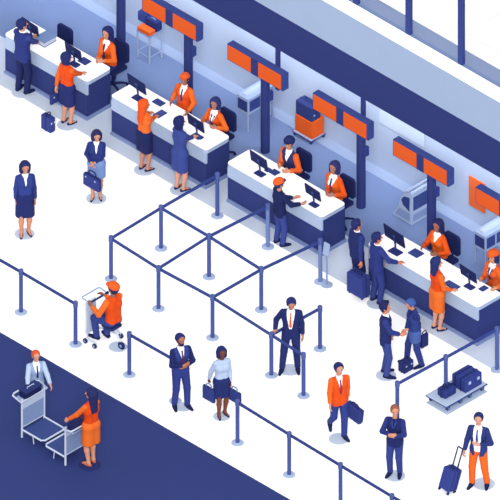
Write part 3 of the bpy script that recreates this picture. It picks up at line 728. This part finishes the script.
S = {1:(21,312.5),2:(75.5,344.5),3:(111,279),4:(158.5,309),5:(161,248.5),6:(209,277),7:(212.5,338),8:(261.2,310),9:(217.3,216),10:(267.8,247),11:(320.3,282),
     12:(320,349),13:(271.3,375.5),14:(303.5,396),15:(129.3,375),16:(237.5,443),17:(289.2,475),18:(340.5,506),19:(397.3,424.5),20:(445.8,398),21:(497,370),22:(392,537),23:(-30,283.5),24:(175.3,401)}
for k_ in (23, 22): pass
P_ = {k: W(*v) for k, v in S.items()}
def far(k, dx): return W(S[k][0]+dx, S[k][1]-dx*math.tan(PI/6))
stanchion(*S[1], 'barrier post nearest the left edge, beneath the woman standing alone', [P_[2], P_[23]])
stanchion(*S[2], 'barrier post at the end of the belt left of the seated man\'s cart')
stanchion(*S[3], 'barrier post directly above the seated man in the orange cap', [P_[4], P_[5]])
stanchion(*S[4], 'barrier post at the front of the belt grid, second from its left corner', [P_[6], P_[7]])
stanchion(*S[5], 'barrier post at the back of the belt grid, below the orange haired woman', [P_[9], P_[6]])
stanchion(*S[6], 'barrier post in the middle of the belt grid where four belts meet', [P_[10], P_[8]])
stanchion(*S[7], 'barrier post at the front of the belt grid, above the woman with two cases', [P_[8], P_[13]])
stanchion(*S[8], 'barrier post behind the man in the orange tie, belt running up to the counter', [P_[11]])
stanchion(*S[9], 'barrier post standing at the right end of the second counter')
stanchion(*S[10], 'pale barrier post beside the man in dark jumper and orange cap', c='7186BE')
stanchion(*S[11], 'pale barrier post beside the small notice stand', c='7186BE')
stanchion(*S[12], 'barrier post just right of the man in the orange tie')
stanchion(*S[13], 'barrier post touched by the man in the orange tie', [P_[12], P_[14]])
stanchion(*S[14], 'barrier post at the free end of the belt in front of the orange tie man')
stanchion(*S[15], 'barrier post right of the seated man\'s cart wheel', [P_[24]])
stanchion(*S[24], 'barrier post hidden behind the bearded man with crossed arms')
stanchion(*S[16], 'barrier post in front of the briefcase of the woman in pale blouse', [P_[17]])
stanchion(*S[17], 'barrier post at the bottom edge, left of the striding man', [P_[18]])
stanchion(*S[18], 'barrier post cut off by the bottom edge below the striding man', [P_[22]])
stanchion(*S[22], 'barrier post whose head shows beneath the brown haired man', [W(445, 567)])
stanchion(*S[19], 'barrier post behind the brown haired man with crossed arms', [P_[20]])
stanchion(*S[20], 'barrier post behind the flat luggage cart', [P_[21]])
stanchion(*S[21], 'barrier post at the right edge above the flat luggage cart', [W(545, 342)], c='5567A6')
# small notice stand
r = empty('notice_stand', W(326.8, 285), 0, label='slim pale blue notice stand by the end of the third counter', cat='sign stand')
MB().lathe([(.11, 0), (.11, .012), (.02, .02)], 0, 0, 32).build('base', M('AEC0E3'), r)
MB().lathe([(.016, .02), (.016, .68)], 0, 0, 12).build('post', M('8CA0D0'), r)
MB().prism(rrect(-.075, .075, -.13, .13, .02), -.008, .008, T=Matrix.Translation((0, -.01, .80)) @ Matrix.Rotation(PI/2-.15, 4, 'X')).build('notice_plate', M('A6B8E0'), r, bevel=.003)

# ---------------------------------------------------------------- flat luggage cart
r = empty('luggage_cart', (5.88, -.58, 0), 0, label='flat pale luggage cart on six casters, lower right', cat='luggage cart')
MB().box(-.255, .255, -.515, .515, .105, .14).build('deck', M('C0D0EC'), r, bevel=.01)
MB().tube([(-.262,-.522,.115),(.262,-.522,.115),(.262,.522,.115),(-.262,.522,.115)], .014, 8, closed=True).build('edge_rail', M('42528F'), r)
for x in (-.21, .215):
    for y in (-.44, -.12, .12, .44):
        if x < 0 and abs(y) < .2: continue
        wl = MB().lathe([(.042, -.018), (.042, .018)], 0, 0, 20, T=Matrix.Translation((x, y, .042)) @ Matrix.Rotation(PI/2, 4, 'Y')).build('caster', M('2E3A70'), r)
        MB().lathe([(.018, -.024), (.018, .024)], 0, 0, 14, T=Matrix.Translation((x, y, .042)) @ Matrix.Rotation(PI/2, 4, 'Y')).build('hub', M('7D92C6'), wl)
        MB().box(x-.025, x+.025, y-.02, y+.02, .08, .106).build('caster_fork', M('42528F'), r)
r = empty('travel_chest', (5.92, -.355, .14), 0, label='large blue travel chest with dark straps on the flat luggage cart', cat='luggage')
MB().box(-.175, .175, -.21, .21, 0, .27).build('shell', M('35428B'), r, bevel=.012)
for x in (-.09, .05):
    MB().box(x-.02, x+.02, -.215, .215, -.0, .275).build('strap', M('26306A'), r, bevel=.003)
for y in (-.10, .12): MB().box(.173, .182, y-.03, y+.03, .15, .21).build('clasp', M('B8C9EA'), r, bevel=.004)
r = empty('travel_bag', (5.87, -.82, .14), 0, label='small dark travel bag in front of the chest on the luggage cart', cat='bag')
MB().box(-.11, .11, -.145, .145, 0, .17).build('shell', M('303C82'), r, bevel=.03, seg=3)
MB().box(-.03, .03, -.15, .15, .0, .176).build('strap', M('27306A'), r, bevel=.003)
MB().tube([(-.05, -.05, .16), (-.05, -.04, .22), (-.02, -.04, .245), (.02, -.04, .245), (.05, -.04, .22), (.05, -.05, .16)], .009, 8).build('handle', M('232B58'), r)
d = MB().box(-.25, .30, -.54, .50, 0, .004).build('floor_sheet', M('C3D3EE')); d.location = (5.90, -.60, 0)  # thin pale sheet, about the size of the cart's footprint
props(d, 'thin pale rectangular sheet beneath the flat luggage cart', 'mat')

# ---------------------------------------------------------------- upright luggage trolleys, lower left
def trolley(x, y, rz, label):
    r = empty('luggage_trolley', (x, y, 0), rz, label=label, cat='luggage trolley', group='upright luggage trolleys')
    wm = M('D3DFF4'); hy = .285
    MB().box(.02, .54, -hy+.01, hy-.01, .155, .17).build('deck', M('41528F'), r, bevel=.004)
    MB().tube([(0, -hy, .17), (.49, -hy, .17), (.54, -hy+.05, .17), (.54, hy-.05, .17), (.49, hy, .17), (0, hy, .17)], .018, 8).build('deck_rail', wm, r)
    for s in (-1, 1):
        MB().tube([(0, s*hy, 0), (0, s*hy, .84)], .020, 8).build('upright', wm, r)
        MB().tube([(.28, s*hy, .17), (.30, s*hy, .03), (.30, s*hy, 0)], .010, 8).build('leg', wm, r)
    MB().tube([(0, -hy, .22), (0, hy, .22)], .012, 8).build('lower_rail', wm, r)
    MB().box(-.006, .006, -hy+.01, hy-.01, .23, .66).build('back_panel', M('8FA5D2'), r)
    MB().box(-.009, .009, -hy+.01, hy-.01, .62, .76).build('top_panel', M('C9D8F2'), r)
    MB().box(-.19, .02, -hy, hy, .765, .785).build('tray', M('A9BCE3'), r, bevel=.004)
    MB().tube([(.02, -hy-.05, .80), (-.19, -hy-.05, .86), (-.21, -hy, .87), (-.21, hy, .87), (-.19, hy+.05, .86), (.02, hy+.05, .80)], .017, 8, closed=True).build('handle', wm, r)
    return r
trolley(1.235, -6.80, 0, 'upright luggage trolley pushed by the ginger haired man')
trolley(2.41, -6.86, PI, 'upright luggage trolley gripped by the woman in orange')
r = empty('holdall', (1.17, -6.80, .786), 0, label='dark navy holdall on the trolley of the ginger haired man', cat='bag')
MB().box(-.10, .09, -.20, .20, 0, .155).build('shell', M('202858'), r, bevel=.012)
MB().box(-.104, .094, -.204, .204, .135, .165).build('lid', M('2E3974'), r, bevel=.006)
MB().tube([(0, -.09, .15), (0, -.08, .19), (0, .08, .19), (0, .09, .15)], .008, 8).build('handle', M('C9D8F2'), r)
r = empty('carry_bag', (2.50, -6.86, .786), 0, label='dark bag with a maroon strip on the trolley of the woman in orange', cat='bag')
MB().box(-.09, .09, -.25, .25, 0, .13).build('shell', M('262C62'), r, bevel=.012)
MB().box(-.07, .07, .02, .18, .12, .15).build('strap', M('4A3058'), r, bevel=.005)

# ---------------------------------------------------------------- seated man's wheeled cart
r = empty('mobility_cart', (.18, -3.88, 0), 0, label='white wheeled cart with a handle tray, ridden by the seated man', cat='cart')
wm = M('DCE6F6')
MB().box(-.33, -.30, -.20, .06, .10, .80).build('front_panel', M('D3DFF3'), r, bevel=.01)
MB().tube([(-.39, -.22, .90), (-.39, .19, .90), (-.36, .22, .90), (-.20, .22, .87), (-.18, .19, .87), (-.18, -.19, .87), (-.20, -.22, .87), (-.36, -.24, .90)], .014, 8, closed=True).build('tray_frame', M('9DB2DB'), r)
MB().tube([(-.18, -.22, .88), (-.18, .22, .88)], .018, 10).build('handlebar', M('2C3670'), r)
for y in (-.22, .22): MB().tube([(-.18, y-.02, .88), (-.18, y+.02, .88)], .028, 10).build('grip', M('28316A'), r)
MB().tube([(-.315, -.07, .78), (-.18, -.07, .87)], .014, 8).build('tray_stem', wm, r)
MB().tube([(-.24, -.27, .09), (.02, -.27, .09)], .016, 8).build('front_axle', wm, r)
MB().tube([(-.315, -.16, .11), (-.22, -.25, .09)], .014, 8).build('axle_link', wm, r)
for x in (-.23, .01):
    wl = MB().lathe([(.048, -.018), (.048, .018)], 0, 0, 20, T=Matrix.Translation((x, -.30, .048)) @ Matrix.Rotation(PI/2, 4, 'X')).build('front_wheel', M('2B3468'), r)
    MB().lathe([(.02, -.024), (.02, .024)], 0, 0, 14, T=Matrix.Translation((x, -.30, .048)) @ Matrix.Rotation(PI/2, 4, 'X')).build('hub', M('AFC0E2'), wl)
MB().tube([(-.315, .05, .14), (-.12, .17, .12), (.12, .17, .14), (.20, .05, .40)], .02, 8).build('frame', wm, r)
MB().prism(rrect(0, .30, -.15, .15, .06), .42, .455).build('seat', M('2E3870'), r, bevel=.012)
for x, y, rr in ((.37, .03, .075), (.12, .27, .05)):
    MB().tube([(.16, .04, .42), (x, y, rr+.03)], .014, 8).build('rear_strut', wm, r)
    wl = MB().lathe([(rr, -.018), (rr, .018)], 0, 0, 24, T=Matrix.Translation((x, y, rr)) @ Matrix.Rotation(PI/2, 4, 'X')).build('rear_wheel', M('28316A'), r)
    MB().lathe([(rr*.4, -.024), (rr*.4, .024)], 0, 0, 14, T=Matrix.Translation((x, y, rr)) @ Matrix.Rotation(PI/2, 4, 'X')).build('hub', M('8FA5D2'), wl)

# ---------------------------------------------------------------- back of the hall
# wire stand with boxes
r = empty('wire_stand', (-5.575, 2.998, 0), 0, label='small pale wire stand by the back wall holding an orange box', cat='stand')
lm = M('B5C6E6')
for sx in (-1, 1):
    for sy in (-1, 1): MB().box(sx*.155-.012, sx*.155+.012, sy*.155-.012, sy*.155+.012, 0, .60).build('leg', lm, r)
MB().box(-.167, .167, -.167, .167, .585, .605).build('top', M('8FA3CF'), r)
MB().tube([(-.155,-.155,.14),(.155,-.155,.14),(.155,.155,.14),(-.155,.155,.14)], .010, 6, closed=True).build('foot_rail', lm, r)
o1 = MB().box(-.155, .155, -.16, -.01, 0, .085).build('flat_box', M('F3672B'), bevel=.006); o1.location = (-5.575, 2.998, .605); props(o1, 'flat orange box on the wire stand', 'box')
r = empty('document_case', (-5.575, 3.085, .605), 0, label='dark blue case behind the orange box on the wire stand', cat='case')
MB().box(-.13, .155, -.07, .08, 0, .20).build('shell', M('2C3776'), r, bevel=.012)
MB().box(-.135, .16, -.005, .005, -.0, .204).build('seam_band', M('3A4890'), r)
MB().tube([(-.04, 0, .195), (-.03, 0, .225), (.05, 0, .225), (.06, 0, .195)], .007, 6).build('handle', lm, r)
r = empty('wall_speaker', (-6.12, YW, 0), 0, label='small dark blue box mounted low on the back wall, above the wire stand', cat='wall box')
MB().box(-.11, .10, -.16, 0, .33, .53).build('housing', M('33407F'), r, bevel=.02)
MB().box(-.09, .08, -.165, -.158, .35, .51).build('front_grille', M('3C4B92'), r, bevel=.004)
# baggage dolly with orange box and blue case
r = empty('baggage_dolly', (-1.785, 3.30, 0), 0, label='small dolly by the back wall under the orange box', cat='dolly')
MB().box(-.235, .235, -.18, .17, .065, .085).build('deck', M('A9B4D8'), r, bevel=.004)
MB().tube([(-.24,-.185,.07),(.24,-.185,.07),(.24,.175,.07),(-.24,.175,.07)], .012, 8, closed=True).build('edge_rail', M('3A4788'), r)
for sx in (-.20, .215):
    for sy in (-.16, .15):
        wl = MB().lathe([(.03, -.014), (.03, .014)], 0, 0, 16, T=Matrix.Translation((sx, sy, .03)) @ Matrix.Rotation(PI/2, 4, 'Y')).build('caster', M('333F78'), r)
r = empty('shipping_box', (-1.787, 3.31, .086), 0, label='orange box on the dolly by the back wall', cat='box')
MB().box(-.217, .217, -.15, .155, 0, .36).build('shell', M('F46426'), r, bevel=.006)
MB().box(-.219, .219, -.01, .02, .355, .364).build('tape', M('F98C50'), r)
r = empty('travel_case', (-1.80, 3.29, .452), 0, label='blue case with a loop handle stacked on the orange box', cat='suitcase')
MB().box(-.20, .21, -.12, .11, 0, .30).build('shell', M('36427F'), r, bevel=.012)
MB().box(-.205, .215, -.01, .01, .0, .304).build('seam_band', M('2A346E'), r, bevel=.003)
MB().tube([(-.10, .03, .295), (-.09, .03, .35), (.09, .03, .35), (.10, .03, .295)], .010, 8).build('handle', M('2F3B78'), r)
MB().lathe([(.02, 0), (.02, .01)], 0, 0, 14, T=Matrix.Translation((.21, -.05, .12)) @ Matrix.Rotation(PI/2, 4, 'Y')).build('lock', M('7FB0E0'), r)
# orange board on the wall
b = MB().box(0, .41, YW-.025, YW, .34, .985).build('wall_board', M('F5703A'), bevel=.003); b.location = (2.136, 0, 0)
props(b, 'plain orange board on the back wall behind the rightmost sign', 'board')
# kiosks
def kiosk(vx, vy, ly, label, legs):
    r = empty('glazed_kiosk', (vx, vy, 0), 0, label=label, cat='kiosk', group='pale glazed kiosks by the back wall')
    lx = .29; lm = M('A9BCE1'); z0, z1 = .35, .70
    MB().box(-lx, 0, 0, ly, z0, z1).build('cabin', lm, r, bevel=.008)
    MB().box(-lx+.03, -.02, -.006, .002, z0+.06, z1-.06).build('window', M('38458A', rough=.4), r, bevel=.006)
    n = max(1, round((ly-.04)/.30)); wdt = (ly-.04)/n
    for i in range(n):
        MB().box(-.002, .006, .02+i*wdt+.02, .02+(i+1)*wdt-.02, z0+.06, z1-.06).build('window', M('3D4B92', rough=.4), r, bevel=.006)
    T = MB(); T.add([(-lx*.75, 0.05, z1), (-lx*.3, 0.05, z1), (-lx*.3, ly, z1), (-lx*.75, ly, z1), (-lx*.72, .06, z1+.03), (-lx*.36, .06, z1+.03), (-lx*.36, ly, z1+.03), (-lx*.72, ly, z1+.03)], [(4,5,6,7),(0,1,5,4),(1,2,6,5),(2,3,7,6),(3,0,4,7),(0,3,2,1)])
    T.build('roof_highlight', M('BBCCEB'), r)  # lighter strip painting a highlight along the roof
    for x, y in legs: MB().box(x-.014, x+.014, y-.014, y+.014, 0, z0).build('leg', lm, r)
    return r
kiosk(*W(248, 131.5)[:2], .66, 'pale kiosk on a thin leg left of the second sign post', [(-.014, .014), (-.014, .64)])
kiosk(*W(485.2, 268.5)[:2], .80, 'pale kiosk with thin legs behind the capped clerk at the right edge', [(-.014, .014), (-.276, .014), (-.014, .78)])
vx, vy, _ = W(411.7, 225.5)
r = empty('service_kiosk', (vx, vy, 0), 0, label='pale slant-fronted kiosk with dark windows left of the fourth sign post', cat='kiosk')
ly = .55
prof = [(-.49, 0), (-.49, .05), (-.34, .27), (-.30, .46), (-.22, .60), (-.03, .72), (0, .70), (0, 0)]
v = [(x, 0, z) for x, z in prof] + [(x, ly, z) for x, z in prof]; n = len(prof)
MB().add(v, [tuple(range(n)), tuple(range(2*n-1, n-1, -1))] + [((i+1)%n, i, i+n, (i+1)%n+n) for i in range(n)]).build('body', M('B3C5E7'), r, bevel=.006)
def pane(pts, c, nm, y0=-.007, y1=.003):
    v = [(x, y0, z) for x, z in pts] + [(x, y1, z) for x, z in pts]; n = len(pts)
    MB().add(v, [tuple(range(n)), tuple(range(2*n-1, n-1, -1))] + [((i+1)%n, i, i+n, (i+1)%n+n) for i in range(n)]).build(nm, M(c, rough=.5), r)
pane([(-.26, .44), (-.22, .36), (-.06, .28), (-.05, .58), (-.18, .56), (-.24, .50)], '3A478C', 'window')
pane([(-.42, .07), (-.32, .24), (-.05, .24), (-.05, .07)], '8FA4D0', 'lower_panel')
MB().box(-.002, .007, .04, ly-.01, .30, .60).build('window', M('40508F', rough=.5), r, bevel=.004)
MB().box(-.002, .007, .04, ly-.01, .07, .22).build('lower_panel', M('8FA4D0'), r, bevel=.004)
MB().add([(-.20, .0, .63), (-.10, .0, .69), (-.10, ly, .69), (-.20, ly, .63), (-.20, .0, .66), (-.10, .0, .72), (-.10, ly, .72), (-.20, ly, .66)], [(4,5,6,7),(0,1,5,4),(1,2,6,5),(2,3,7,6),(3,0,4,7)]).build('roof_highlight', M('C0D0ED'), r)  # highlight on the sloped roof, built as a paler strip
